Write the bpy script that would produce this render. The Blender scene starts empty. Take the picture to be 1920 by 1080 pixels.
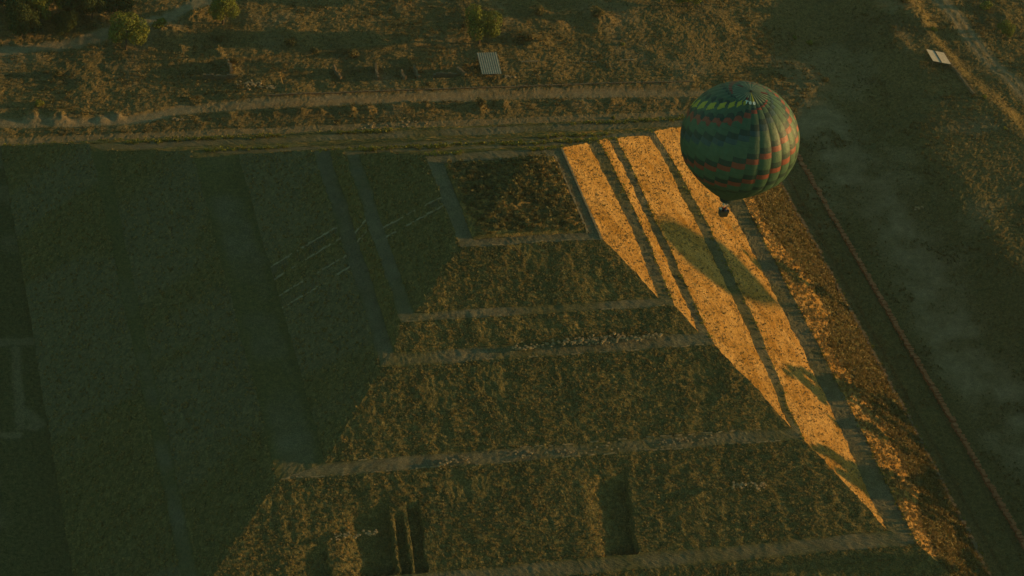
import bpy, math, random
import numpy as np
from mathutils import Vector, Matrix
R = math.radians
random.seed(7); rng = np.random.default_rng(11)
scene = bpy.context.scene
HAZE = 0.000018

# ------------------------------------------------------------------ camera, sky, sun, exposure
CAM = np.array([-199.52, -553.93, 494.66]); YAW, PITCH, ROLL = R(20.21), R(38.27), R(9.45); FPX = 4820.85
def cam_axes():
    cy, sy, cp, sp = math.cos(YAW), math.sin(YAW), math.cos(PITCH), math.sin(PITCH)
    f = np.array([sy*cp, cy*cp, -sp]); r = np.array([cy, -sy, 0.0]); u = np.cross(r, f)
    cr, sr = math.cos(ROLL), math.sin(ROLL)
    return f, cr*r+sr*u, -sr*r+cr*u
CF, CR, CU = cam_axes()
def at(px, py, z=0.0):
    """survey helper: where the sight line of photo pixel (px,py) meets height z"""
    d = CF*FPX + CR*(px-960) + CU*(540-py)
    return CAM + d*((z-CAM[2])/d[2])
camd = bpy.data.cameras.new('camera'); camo = bpy.data.objects.new('camera', camd); scene.collection.objects.link(camo)
camd.sensor_width = 36; camd.lens = FPX/1920*36; camd.clip_start = 1; camd.clip_end = 12000
m = Matrix(((CR[0], CU[0], -CF[0], CAM[0]), (CR[1], CU[1], -CF[1], CAM[1]), (CR[2], CU[2], -CF[2], CAM[2]), (0, 0, 0, 1)))
camo.matrix_world = m
scene.camera = camo
SUN_AZ, SUN_EL = R(-4.0), R(6.5)          # azimuth measured from +X (east) towards +Y (north)
SDIR = Vector((math.cos(SUN_EL)*math.cos(SUN_AZ), math.cos(SUN_EL)*math.sin(SUN_AZ), math.sin(SUN_EL)))
world = bpy.data.worlds.new('World'); scene.world = world; world.use_nodes = True
wn = world.node_tree; wn.nodes.clear()
sky = wn.nodes.new('ShaderNodeTexSky'); sky.sky_type = 'NISHITA'; sky.sun_disc = False
sky.sun_elevation = SUN_EL; sky.sun_rotation = R(90)-SUN_AZ; sky.altitude = 2300; sky.dust_density = 2.0
tint = wn.nodes.new('ShaderNodeMix'); tint.data_type = 'RGBA'; tint.blend_type = 'MULTIPLY'; tint.inputs[0].default_value = 1
tint.inputs[7].default_value = (0.66, 0.98, 0.68, 1)
bg = wn.nodes.new('ShaderNodeBackground'); bg.inputs[1].default_value = 0.15
wo = wn.nodes.new('ShaderNodeOutputWorld')
wn.links.new(sky.outputs[0], tint.inputs[6]); wn.links.new(tint.outputs[2], bg.inputs[0]); wn.links.new(bg.outputs[0], wo.inputs[0])
sd = bpy.data.lights.new('sun', 'SUN'); sd.energy = 4.6; sd.angle = R(0.6); sd.color = (1.0, 0.58, 0.20)
so = bpy.data.objects.new('sun', sd); scene.collection.objects.link(so)
so.rotation_euler = SDIR.to_track_quat('Z', 'Y').to_euler(); so.location = (400, 0, 300)
scene.view_settings.view_transform = 'Standard'; scene.view_settings.look = 'None'
scene.view_settings.gamma = 1; scene.view_settings.exposure = 0.46
try: scene.view_settings.use_curve_mapping = False
except Exception: pass

# ------------------------------------------------------------------ helpers
COL = scene.collection
def tag(o, label=None, cat=None, group=None, kind=None):
    if label: o['label'] = label
    if cat: o['category'] = cat
    if group: o['group'] = group
    if kind: o['kind'] = kind
    return o
def empty(name, loc=(0, 0, 0), rz=0):
    o = bpy.data.objects.new(name, None); COL.objects.link(o); o.location = loc; o.rotation_euler = (0, 0, rz)
    o.empty_display_size = 0.5
    return o
def mesh_np(name, V, F, mats, parent=None, midx=None, attrs=None, smooth=False):
    """V (n,3), F list of arrays (faces with equal vertex count)"""
    me = bpy.data.meshes.new(name)
    if not isinstance(F, list): F = [F]
    F = [np.asarray(a, dtype=np.int32) for a in F if len(a)]
    loops = np.concatenate([a.ravel() for a in F]); counts = np.concatenate([np.full(len(a), a.shape[1], np.int32) for a in F])
    starts = np.concatenate([[0], np.cumsum(counts)[:-1]]).astype(np.int32)
    me.vertices.add(len(V)); me.vertices.foreach_set('co', np.asarray(V, dtype=np.float32).ravel())
    me.loops.add(len(loops)); me.loops.foreach_set('vertex_index', loops)
    me.polygons.add(len(counts)); me.polygons.foreach_set('loop_start', starts)
    if not isinstance(mats, (list, tuple)): mats = [mats]
    for mm in mats: me.materials.append(mm)
    if midx is not None: me.polygons.foreach_set('material_index', np.asarray(midx, dtype=np.int32))
    me.polygons.foreach_set('use_smooth', np.full(len(counts), smooth))
    if attrs:
        for k, a in attrs.items():
            at_ = me.attributes.new(k, 'FLOAT', 'POINT'); at_.data.foreach_set('value', np.asarray(a, dtype=np.float32))
    me.update(calc_edges=True); me.validate()
    o = bpy.data.objects.new(name, me); COL.objects.link(o)
    if parent: o.parent = parent
    return o
# hashed value noise in numpy
def _h(ix, iy, iz, s):
    n = (ix.astype(np.int64)*374761393 + iy.astype(np.int64)*668265263 + iz.astype(np.int64)*2147483647 + s*1274126177) & 0xffffffff
    n = ((n ^ (n >> 13))*1274126177) & 0xffffffff
    n = ((n ^ (n >> 16))*2246822519) & 0xffffffff
    return ((n ^ (n >> 15)) & 0xffffff)/float(0xffffff)
def vn(x, y, z=None, s=0):
    x = np.asarray(x, float); y = np.asarray(y, float)
    z = np.zeros_like(x) if z is None else np.asarray(z, float)
    x0, y0, z0 = np.floor(x), np.floor(y), np.floor(z); fx, fy, fz = x-x0, y-y0, z-z0
    fx, fy, fz = [t*t*(3-2*t) for t in (fx, fy, fz)]
    r = 0
    for a in (0, 1):
        for b in (0, 1):
            for c in (0, 1):
                w = (fx if a else 1-fx)*(fy if b else 1-fy)*(fz if c else 1-fz)
                r = r + w*_h(x0+a, y0+b, z0+c, s)
    return r*2-1
def fbm(x, y, z=None, s=0, o=4, f=1.0):
    r, a, t = 0, 1, 0
    for k in range(o):
        q = f*2.03**k
        r = r + a*vn(np.asarray(x)*q+3.1*k, np.asarray(y)*q-1.7*k, None if z is None else np.asarray(z)*q, s+k); t += a; a *= .5
    return r/t
def sst(a, b, x): t = np.clip((x-a)/(b-a), 0, 1); return t*t*(3-2*t)
def seg_dist(X, Y, pts):
    D = np.full(np.shape(X), 1e9); 
    for (x0, y0), (x1, y1) in zip(pts[:-1], pts[1:]):
        dx, dy = x1-x0, y1-y0; L = dx*dx+dy*dy+1e-9
        t = np.clip(((X-x0)*dx+(Y-y0)*dy)/L, 0, 1)
        D = np.minimum(D, np.hypot(X-x0-t*dx, Y-y0-t*dy))
    return D

# ------------------------------------------------------------------ materials
def mat(name):
    mm = bpy.data.materials.new(name); mm.use_nodes = True; nt = mm.node_tree
    return mm, nt, nt.nodes['Principled BSDF']
def ramp(nt, src, stops):
    r = nt.nodes.new('ShaderNodeValToRGB'); e = r.color_ramp.elements
    while len(e) < len(stops): e.new(0.5)
    for k, (p, c) in enumerate(stops): e[k].position = p; e[k].color = (*c, 1) if len(c) == 3 else c
    nt.links.new(src, r.inputs[0]); return r.outputs[0]
def noise(nt, scale, detail=4, rough=.6, vec=None, dist=0):
    n = nt.nodes.new('ShaderNodeTexNoise'); n.inputs['Scale'].default_value = scale; n.inputs['Detail'].default_value = detail
    n.inputs['Roughness'].default_value = rough; n.inputs['Distortion'].default_value = dist
    if vec: nt.links.new(vec, n.inputs['Vector'])
    return n.outputs['Fac']
def mix(nt, f, a, b, mode='MIX'):
    x = nt.nodes.new('ShaderNodeMix'); x.data_type = 'RGBA'; x.blend_type = mode
    for i, v in ((0, f), (6, a), (7, b)):
        if isinstance(v, (int, float)): x.inputs[i].default_value = v
        elif isinstance(v, tuple): x.inputs[i].default_value = (*v, 1)
        else: nt.links.new(v, x.inputs[i])
    return x.outputs[2]
def objvec(nt): return nt.nodes.new('ShaderNodeTexCoord').outputs['Object']
def bump(nt, b, h, dist=.2, st=1.0):
    n = nt.nodes.new('ShaderNodeBump'); n.inputs['Distance'].default_value = dist; n.inputs['Strength'].default_value = st
    nt.links.new(h, n.inputs['Height']); nt.links.new(n.outputs[0], b.inputs['Normal'])
def attr(nt, name):
    a = nt.nodes.new('ShaderNodeAttribute'); a.attribute_name = name; return a.outputs['Fac']
def math2(nt, op, a, b):
    n = nt.nodes.new('ShaderNodeMath'); n.operation = op
    for i, v in ((0, a), (1, b)):
        if isinstance(v, (int, float)): n.inputs[i].default_value = v
        else: nt.links.new(v, n.inputs[i])
    return n.outputs[0]

def GRAIN(nt, v): return ramp(nt, noise(nt, 3.2, 3, .9, v), [(.30, (.45, .45, .45)), (.5, (.97, .97, .97)), (.72, (1.65, 1.62, 1.6))])
def make_ground(name):
    mm, nt, b = mat(name); v = objvec(nt)
    big = ramp(nt, noise(nt, .035, 5, .6, v), [(.35, (.115, .088, .040)), (.5, (.155, .112, .046)), (.66, (.175, .118, .050))])
    fine = ramp(nt, noise(nt, .9, 6, .75, v), [(.32, (.42, .50, .40)), (.55, (1, 1, 1)), (.75, (1.45, 1.25, 1.0))])
    grass = mix(nt, 1.0, big, fine, 'MULTIPLY')
    dirt = ramp(nt, noise(nt, .45, 5, .7, v), [(.3, (.16, .125, .07)), (.7, (.27, .20, .11))])
    grass = mix(nt, attr(nt, 'dark_green'), grass, mix(nt, 1.0, fine, (.10, .088, .036), 'MULTIPLY'))
    c = mix(nt, attr(nt, 'dirt'), grass, dirt)
    c = mix(nt, 1.0, c, GRAIN(nt, v), 'MULTIPLY')
    nt.links.new(c, b.inputs['Base Color']); b.inputs['Roughness'].default_value = 1; b.inputs['Specular IOR Level'].default_value = 0
    h = noise(nt, 1.6, 5, .75, v)
    k = math2(nt, 'SUBTRACT', 1.0, math2(nt, 'MULTIPLY', attr(nt, 'dirt'), .8))
    bump(nt, b, math2(nt, 'MULTIPLY', h, k), .5, .55)
    return mm
M_ground = make_ground('dry_ground'); M_dirt = make_ground('packed_dirt')
def make_slope(name, stone, stone2, grassy, gf0, gf1, bd=.5):
    """stone talud: rubble with grass growing in it; attribute 'grass' drives cover, 'bare' shows grey stone"""
    mm, nt, b = mat(name); v = objvec(nt)
    st = ramp(nt, noise(nt, .09, 6, .7, v), [(.36, stone), (.62, stone2)])
    vo = nt.nodes.new('ShaderNodeTexVoronoi'); vo.inputs['Scale'].default_value = 1.7; vo.inputs['Randomness'].default_value = .8
    nt.links.new(v, vo.inputs['Vector'])
    sp = ramp(nt, vo.outputs['Distance'], [(.0, (.5, .46, .42)), (.12, (.8, .76, .7)), (.2, (1.03, 1.02, 1.0))])  # dark dots paint in the small shadows of jutting stones
    st = mix(nt, .8, st, sp, 'MULTIPLY')
    st = mix(nt, 1.0, st, ramp(nt, noise(nt, 1.5, 5, .8, v), [(.3, (.68, .62, .5)), (.5, (1, 1, 1)), (.72, (1.3, 1.28, 1.3))]), 'MULTIPLY')
    gr = ramp(nt, noise(nt, .8, 5, .75, v), [(.3, grassy[0]), (.52, grassy[1]), (.72, grassy[2])])
    g = math2(nt, 'ADD', attr(nt, 'grass'), math2(nt, 'MULTIPLY', math2(nt, 'SUBTRACT', noise(nt, .5, 6, .8, v), .5), 1.6))
    gm = ramp(nt, g, [(gf0, (0, 0, 0)), (gf1, (1, 1, 1))])
    c = mix(nt, gm, st, gr)
    c = mix(nt, attr(nt, 'bare'), c, ramp(nt, noise(nt, 1.2, 4, .7, v), [(.3, (.11, .115, .12)), (.7, (.22, .22, .22))]))
    c = mix(nt, 1.0, c, GRAIN(nt, v), 'MULTIPLY')
    nt.links.new(c, b.inputs['Base Color']); b.inputs['Roughness'].default_value = 1; b.inputs['Specular IOR Level'].default_value = 0
    h = math2(nt, 'ADD', noise(nt, 1.4, 6, .8, v), math2(nt, 'MULTIPLY', vo.outputs['Distance'], -.5))
    bump(nt, b, h, bd, .6)
    return mm
GR = [(.045, .048, .018), (.098, .080, .032), (.19, .145, .06)]
M_slope = make_slope('talud_stone', (.22, .112, .024), (.34, .20, .068), GR, .40, .62)
def make_path():
    mm, nt, b = mat('terrace_earth'); v = objvec(nt)
    a = ramp(nt, noise(nt, .25, 5, .7, v), [(.3, (.10, .088, .054)), (.7, (.175, .148, .09))])
    f = ramp(nt, noise(nt, 2.2, 4, .8, v), [(.3, (.65, .68, .6)), (.7, (1.3, 1.25, 1.2))])
    a = mix(nt, 1.0, a, f, 'MULTIPLY')
    a = mix(nt, attr(nt, 'grass'), a, ramp(nt, noise(nt, 1.0, 4, .7, v), [(.3, (.055, .058, .022)), (.7, (.14, .115, .042))]))
    a = mix(nt, 1.0, a, GRAIN(nt, v), 'MULTIPLY')
    nt.links.new(a, b.inputs['Base Color']); b.inputs['Roughness'].default_value = 1; b.inputs['Specular IOR Level'].default_value = 0
    bump(nt, b, noise(nt, 1.8, 5, .8, v), .25, .5); return mm
M_path = make_path()
def simple(name, c1, c2, scale=2.0, rough=.9, bd=0, spec=.1):
    mm, nt, b = mat(name); v = objvec(nt); n = noise(nt, scale, 5, .65, v)
    nt.links.new(ramp(nt, n, [(.3, c1), (.7, c2)]), b.inputs['Base Color']); b.inputs['Roughness'].default_value = rough
    b.inputs['Specular IOR Level'].default_value = spec
    if bd: bump(nt, b, n, bd, .6)
    return mm
M_pale = simple('pale_stone', (.30, .27, .22), (.50, .46, .40), 1.5, 1, .1)
M_rub = simple('loose_rubble', (.20, .14, .07), (.36, .25, .13), 1.5, 1, .1)
M_kerb = simple('worn_kerb', (.15, .12, .075), (.27, .22, .14), 1.2, 1, .1)
M_red = simple('red_stone', (.24, .095, .045), (.38, .165, .075), .8, 1, .1)
M_adobe = simple('adobe', (.12, .085, .05), (.22, .15, .08), 1.2, 1, .1)
M_roofgrey = simple('weathered_sheet', (.15, .155, .12), (.25, .25, .20), 1.0, .8, .03)
M_roofpale = simple('pale_sheet', (.36, .30, .22), (.52, .44, .34), .8, .8, .02)
M_wood = simple('old_timber', (.10, .07, .045), (.18, .12, .07), 3, .9)
M_bark = simple('bark', (.05, .035, .022), (.10, .07, .045), 4, 1)
def leafmat(name, c1, c2, tr=.25):
    mm, nt, b = mat(name); v = objvec(nt)
    nt.links.new(ramp(nt, noise(nt, .8, 3, .6, v), [(.3, c1), (.7, c2)]), b.inputs['Base Color']); b.inputs['Roughness'].default_value = .8
    b.inputs['Specular IOR Level'].default_value = .1
    t = nt.nodes.new('ShaderNodeBsdfTranslucent'); t.inputs[0].default_value = (*c2, 1)
    mx = nt.nodes.new('ShaderNodeMixShader'); mx.inputs[0].default_value = tr
    nt.links.new(b.outputs[0], mx.inputs[1]); nt.links.new(t.outputs[0], mx.inputs[2])
    nt.links.new(mx.outputs[0], nt.nodes['Material Output'].inputs[0]); return mm
M_leaf = leafmat('tree_leaf', (.085, .10, .018), (.17, .18, .03), .12)
M_leafdark = leafmat('dark_leaf', (.030, .045, .014), (.060, .075, .022))
M_shrub = leafmat('shrub_leaf', (.085, .08, .028), (.17, .132, .05))
M_scrub = leafmat('dark_scrub', (.075, .064, .018), (.23, .16, .045), .1)
M_tuft = leafmat('dry_tuft', (.15, .115, .038), (.35, .245, .10), .15)
M_green = leafmat('fresh_grass', (.13, .14, .02), (.24, .22, .04), .2)

# ------------------------------------------------------------------ terrain heights
def P2(*pix): return [tuple(at(x, y)[:2]) for x, y in pix]
def P2z(*pix): return [tuple(at(x, y, 4.5)[:2]) for x, y in pix]
ROAD_N = P2((-60, 232), (0, 230), (150, 229), (260, 222), (330, 207), (450, 197), (600, 190), (800, 182), (1000, 176), (1200, 173), (1400, 176))
ROAD_NW = P2((-60, 104), (0, 97), (60, 90), (140, 82), (190, 70), (225, 58), (270, 50), (320, 38), (360, 18), (400, 2), (450, -20), (520, -50))
ROAD_NE = P2z((1725, -60), (1770, 0), (1840, 84), (1920, 178), (1990, 262))
PATH_E = P2((1515, 190), (1560, 280), (1625, 340), (1700, 470), (1775, 600), (1850, 720), (1930, 850))
LUMPS = [(at(x, y+3)[0], at(x, y+3)[1], r, h) for x, y, r, h in
   [(655, 205, 2.2, .9), (690, 203, 2.6, 1.0), (735, 198, 1.6, .8), (752, 194, 1.4, .9), (768, 192, 1.7, 1.1), (783, 196, 1.5, .9),
    (800, 198, 1.4, .8), (812, 199, 1.2, .7), (895, 199, 2.4, 1.3), (945, 194, 1.8, .9), (600, 206, 2.2, .8), (560, 208, 2.5, .9),
    (515, 208, 2.2, .8), (430, 214, 2.4, .8), (110, 217, 3.4, 1.6), (60, 214, 3.0, 1.3), (150, 212, 2.6, 1.1), (220, 214, 2.0, .9),
    (190, 220, 2.0, .8), (320, 70, 5.0, 1.6), (290, 62, 4.5, 1.3), (360, 35, 4, 1.3), (1000, 80, 3.5, 1.2), (540, 78, 5, 1.6),
    (1110, 35, 4, 1.5), (1135, 40, 3, 1.2), (1100, 10, 4, 1.2), (1000, 25, 5, 1.4), (870, 45, 3, .8), (410, 100, 3.5, 1.2),
    (340, 95, 3, .9), (430, 130, 3, 1.2), (1580, 25, 5, 1.0), (1600, 45, 4, .8), (1705, 45, 5, 1.6), (1718, 60, 3, 1.0), (700, 80, 4, .9)]]
def H0(X, Y):
    X = np.asarray(X, float); Y = np.asarray(Y, float)
    h = np.zeros_like(X)
    out = sst(122, 136, np.maximum(np.abs(X+3), np.abs(Y-8)*.985))
    h = h + out*(fbm(X, Y, s=5, o=3, f=.025)*1.0*sst(128, 150, np.maximum(np.abs(X), Y)))
    # the raised strip beside the foot of the pyramid and its low wall
    h = h + .45*sst(126.2, 126.7, X)*(1-sst(133, 134, X))*(Y < 125)
    # rise in the north east with its crest beyond, and the cut bank east of it
    ew = X-6*(1-sst(60, 170, Y))
    ns = sst(80, 140, Y); s0 = 138+36*ns
    rise = (1-.45*ns)*(7.4*sst(0, 1, (ew-s0)/(182+14*ns-s0)) + 1.4*np.clip((ew-182)/26, 0, 1)) - 3.0*(.55+.9*fbm(Y*0, Y, s=33, o=3, f=.04))*sst(208, 216, ew+5*fbm(Y, Y*0, s=9, o=4, f=.05))
    h = h + rise*sst(-330, -230, Y)
    # gentle banks north of the pyramid
    nn = sst(120, 130, Y)
    bank = .9*sst(-1.2, 1.2, Y-137.5-1.0*np.sin(X*.03)+.02*X*0) * sst(-75, -35, X) * (1-sst(110, 150, X))
    h = h + bank*nn
    dR = seg_dist(X, Y, ROAD_N)
    h = h - .45*(1-sst(1.8, 3.6, dR))*nn
    berm = np.exp(-((Y-131.4+.006*X)/1.6)**2)*sst(-56, -46, X)*(1-sst(100, 116, X))*(.55+.5*vn(X*.35, Y*.2, s=4))
    h = h + berm*1.0
    # dug trenches east of the shed row and mounds
    for (x, y, r, a) in LUMPS:
        d2 = ((X-x)**2+(Y-y)**2)/(r*r); h = h + a*np.exp(-d2)*(1+.3*vn(X*.7, Y*.7, s=8))
    h = h - 1.1*(sst(-40, -34, X)*(1-sst(38, 40, X)))*sst(147.2, 148.4, Y)*(1-sst(153.5, 155, Y))*(X > -34)
    step = 1.1*sst(-.8, .8, Y-(166+4*np.sin(X*.02)))*sst(-140, -60, X)*(1-sst(130, 150, X))
    h = h + step
    h = h + nn*fbm(X, Y, s=17, o=3, f=.13)*.55*(1-.8*(1-sst(2, 5, dR)))
    return h
def H(X, Y):
    X = np.asarray(X, float); Y = np.asarray(Y, float)
    d = np.clip(dirtness(X, Y), 0, 1)
    return H0(X, Y) + (1-.8*d)*(.10*vn(X*.55, Y*.55, s=21)+.12*vn(X*1.15, Y*1.15, s=22)+.09*vn(X*2.1, Y*2.1, s=23))
def road_n(X, Y): return (1-sst(1.2, 3.6, seg_dist(X, Y, ROAD_N)+1.2*fbm(X, Y, s=40, o=3, f=.3)))*(.8+.5*fbm(X, Y, s=46, o=4, f=.1))
def road_nw(X, Y): return .95*(1-sst(1.8, 3.8, seg_dist(X, Y, ROAD_NW)+1.4*fbm(X, Y, s=41, o=3, f=.3)))
def road_ne(X, Y):
    d = seg_dist(X, Y, ROAD_NE); return np.maximum(1-sst(.5, 1.3, np.abs(d-1.6)+.3*vn(X*.3, Y*.3, s=42)), .45*(1-sst(3, 5, d)))
def path_e(X, Y): return (1-sst(3, 16, seg_dist(X, Y, PATH_E)+7*fbm(X, Y, s=43, o=5, f=.07)))*(.5+.8*fbm(X, Y, s=48, o=5, f=.16))
WESTP = [P2((-40, 643), (115, 640)), P2((30, 655), (38, 800)), P2((45, 768), (75, 795), (60, 800)), P2((-30, 812), (34, 815))]
def west_p(X, Y):
    r = np.zeros(np.shape(X))
    for q, w in zip(WESTP, (1.6, 1.3, 1.6, 1.3)): r = np.maximum(r, 1-sst(w*.6, w*1.5, seg_dist(X, Y, q)+.4*vn(X*.4, Y*.4, s=44)))
    return r*.5
def dirtness(X, Y):
    d = np.maximum.reduce([road_n(X, Y), road_nw(X, Y), road_ne(X, Y), path_e(X, Y), west_p(X, Y)])
    # trodden earth beyond the ring wall and scattered bare patches
    d = np.maximum(d, .35*sst(.15, .5, fbm(X, Y, s=50, o=4, f=.06)))
    n2 = (Y > 113)*(Y < 124)*(X < 124)*.5
    return np.maximum(d, n2)

# terrain sheet: fine where the photo looks, coarse out to the horizon
def coords(lo, hi, st, far):
    c = list(np.arange(lo, hi+.01, st)); s = st; x = hi
    while x < far: s *= 1.22; x += s; c.append(x)
    s = st; x = lo; b = []
    while x > -far: s *= 1.22; x -= s; b.append(x)
    return np.array(b[::-1]+c)
gx = coords(-158, 262, .62, 900); gy = coords(-112, 212, .62, 900)
GX, GY = np.meshgrid(gx, gy, indexing='ij')
DT = dirtness(GX, GY); GZ = H(GX, GY)
far = np.maximum(np.abs(GX-52)-210, np.abs(GY-50)-162); fw = sst(0, 25, far); GZ = GZ*(1-fw)+fw*H0(GX, GY)*(1-sst(120, 400, far))
nx, ny = GX.shape
idx = np.arange(nx*ny).reshape(nx, ny)
Q = np.stack([idx[:-1, :-1], idx[1:, :-1], idx[1:, 1:], idx[:-1, 1:]], -1).reshape(-1, 4)
cx = (GX[:-1, :-1]+GX[1:, 1:]).ravel()/2; cy = (GY[:-1, :-1]+GY[1:, 1:]).ravel()/2
keep = ~((cx > -118) & (cx < 116) & (cy > -100) & (cy < 112))
k_n = (road_n(cx, cy) > .35) & keep; k_nw = (road_nw(cx, cy) > .35) & keep & ~k_n; k_ne = (road_ne(cx, cy) > .4) & keep
rest = keep & ~k_n & ~k_nw & ~k_ne
VV = np.stack([GX.ravel(), GY.ravel(), GZ.ravel()], 1)
LU = np.maximum((1-sst(-118, -105, VV[:, 0]))*(1-sst(112, 124, VV[:, 1])), .7*sst(122, 128, VV[:, 0])*(1-sst(165, 200, VV[:, 0]+12*fbm(VV[:, 0], VV[:, 1], s=52, o=4, f=.05)))*(1-sst(90, 150, VV[:, 1])))  # darker, greener ground tone west and east of the pyramid
def sub(name, mask, material):
    q = Q[mask]; used, inv = np.unique(q.ravel(), return_inverse=True)
    o = mesh_np(name, VV[used], inv.reshape(-1, 4), material, attrs={'dirt': DT.ravel()[used], 'dark_green': LU[used]})
    return o
tag(sub('ground', rest, M_ground), kind='structure')
tag(sub('dirt_road', k_n, M_dirt), kind='structure')
tag(sub('dirt_track', k_nw, M_dirt), kind='structure')
tag(sub('wheel_track', k_ne, M_dirt), kind='structure')

# ------------------------------------------------------------------ pyramid
#  rings: x0, x1, y0, y1, z  (outer rim and inner foot of every terrace)
RING = {'S': (-20.6, 20.6, -21.7, 21.7, 62.95),
        '1i': (-36.1, 34.4, -36.6, 36.5, 52.9), '1o': (-40.3, 38.3, -40.1, 38.5, 52.7),
        '2i': (-43.1, 43.9, -47.1, 44.7, 48.3), '2o': (-47.8, 46.8, -52.6, 45.5, 48.1),
        '3i': (-66.0, 65.2, -73.3, 63.5, 34.6), '3o': (-79.6, 67.4, -78.3, 66.4, 34.3),
        '4i': (-102.3, 87.2, -101.4, 89.0, 19.2), '4o': (-106.5, 94.0, -107.0, 93.5, 18.9),
        'B': (-131.0, 121.3, -133.0, 119.5, .2)}
pyr = empty('stepped_pyramid', (0, 0, 0))
tag(pyr, 'huge stepped stone pyramid with grassy sloping tiers, its east side glowing in low sun', 'pyramid')
# hollows shaped to put shade west of the rib lines, fourth slope, south side: x of the wall, flat floor, fade to the west, depth, top y
RECESS = [(14.9, 1.0, 13.0, 3.4, -81.5), (-51.0, 1.5, 15.0, 3.2, -84.0), (-47.4, 2.3, .4, 2.4, -87.5), (-43.0, 3.0, .4, 2.5, -85.0), (-68.8, 1.5, 9.0, 2.2, -92.5)]
def recess(x, y):
    r = np.zeros_like(x)
    for (x0, fl, fd, h, yt) in RECESS:
        w = .25*vn(y*.6, y*0, s=72)
        p = (x < x0+w)*(1-sst(fl, fl+fd, x0-x))
        r = np.maximum(r, h*p*sst(0, 1.5+fd*.25, yt-y)*sst(-102.2, -100.8, y))
    return r
def disp(P, amp=1.0):
    x, y, z = P[:, 0], P[:, 1], P[:, 2]
    d = .30*fbm(x, y, z, s=60, o=3, f=.12)+.17*vn(x*.6, y*.6, z*.6, s=61)+.17*vn(x*1.3, y*1.3, z*1.3, s=62)+.10*vn(x*2.3, y*2.3, z*2.3, s=63)
    d = d + .13*vn(x*.5, y*.07, s=68)*sst(0, 8, -y-np.abs(x+3))
    w = .55*fbm(x, y, z*0+3, s=64, o=3, f=.09)+.28*vn(x*.4, y*.4, z*.1, s=66)+.16*vn(x*1.1, y*1.1, z*.3, s=69)
    w2 = .55*fbm(x, y, z*0+9, s=65, o=3, f=.09)+.32*vn(x*.4, y*.4, z*.1, s=67)
    e_ = np.clip(1-(y/np.maximum(x, 1))**2, 0, 1)*(x > 21)     # the east side bows outward between its corners
    w = w + e_*np.interp(x, [20.6, 34.4, 38.3, 44, 46.8, 65.2, 67.4, 87.2, 94, 121], [0, 1.3, 1, .6, .3, 1.6, 3.1, 2.1, 1.0, 1.5])
    Q_ = P.copy(); Q_[:, 2] += d*amp-np.where((y < -80) & (z > 19.3) & (z < 34), recess(x, y), 0); Q_[:, 0] += w; Q_[:, 1] += w2
    return Q_
def ring_strip(name, a, b, material, rough, grassf, bulge=0.0, step=.5):
    """surface between ring a (inner/top) and ring b (outer/lower), one mesh round the four sides"""
    a, b = RING[a] if isinstance(a, str) else a, RING[b] if isinstance(b, str) else b
    ca = [(a[1], a[2]), (a[1], a[3]), (a[0], a[3]), (a[0], a[2])]; cb = [(b[1], b[2]), (b[1], b[3]), (b[0], b[3]), (b[0], b[2])]
    VS, FS, G, B, off = [], [], [], [], 0
    for k in range(4):
        st = step*(1, 1.6, 1.4, 1)[k]
        A0, A1, B0, B1 = [np.array(q) for q in (ca[k], ca[(k+1) % 4], cb[k], cb[(k+1) % 4])]
        L = np.linalg.norm(B1-B0); wd = np.linalg.norm(np.array([b[1]-a[1] if k == 0 else (b[3]-a[3] if k == 1 else (a[0]-b[0] if k == 2 else a[2]-b[2])), b[4]-a[4]]))
        nu, nv = max(2, int(L/st)), max(3, int(wd/st))
        U, T = np.meshgrid(np.linspace(0, 1, nu+1), np.linspace(0, 1, nv+1), indexing='ij')
        X = (A0[0]*(1-U)+A1[0]*U)*(1-T)+(B0[0]*(1-U)+B1[0]*U)*T
        Y = (A0[1]*(1-U)+A1[1]*U)*(1-T)+(B0[1]*(1-U)+B1[1]*U)*T
        Z = a[4]*(1-T)+b[4]*T + bulge*np.sin(np.pi*T)
        P = np.stack([X.ravel(), Y.ravel(), Z.ravel()], 1)
        g, br = grassf(k, P, T.ravel())
        P = disp(P, rough)
        VS.append(P); G.append(g); B.append(br)
        id_ = np.arange(P.shape[0]).reshape(nu+1, nv+1)+off
        FS.append(np.stack([id_[:-1, :-1], id_[:-1, 1:], id_[1:, 1:], id_[1:, :-1]], -1).reshape(-1, 4)); off += P.shape[0]
    return mesh_np(name, np.concatenate(VS), np.concatenate(FS), material, pyr, attrs={'grass': np.concatenate(G), 'bare': np.concatenate(B)})
def slope_grass(tier):
    def f(k, P, T):
        x, y = P[:, 0], P[:, 1]
        n = fbm(x, y, P[:, 2], s=70+tier, o=4, f=.06)
        base = (.16, .55, .98, .78)[k]  # west gets the fullest cover, painting its shaded face darker
        g = base+.28*n
        if k == 3: g = g + .20*fbm(x, y*.12, s=75+tier, o=3, f=.22)
        if k == 0: g = g + .30*np.maximum(0, fbm(x, y, P[:, 2], s=76, o=5, f=.09)+.05)+.16*fbm(x*.3, y, s=78, o=3, f=.35) + .22*sst(-60, -95, y)*(tier == 3) + (.75*sst(101.5, 106, x+9*fbm(y, y*0, s=77, o=5, f=.05)) if tier == 4 else 0) - .06*(tier == 2)
        if k == 2: bare = .10*sst(.12, .3, fbm(y*.6, P[:, 2]*.25, s=80+tier, o=3, f=.06)+.1*(tier >= 3))*(tier >= 2)
        else: bare = np.zeros_like(x)
        return g, bare
    return f
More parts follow.
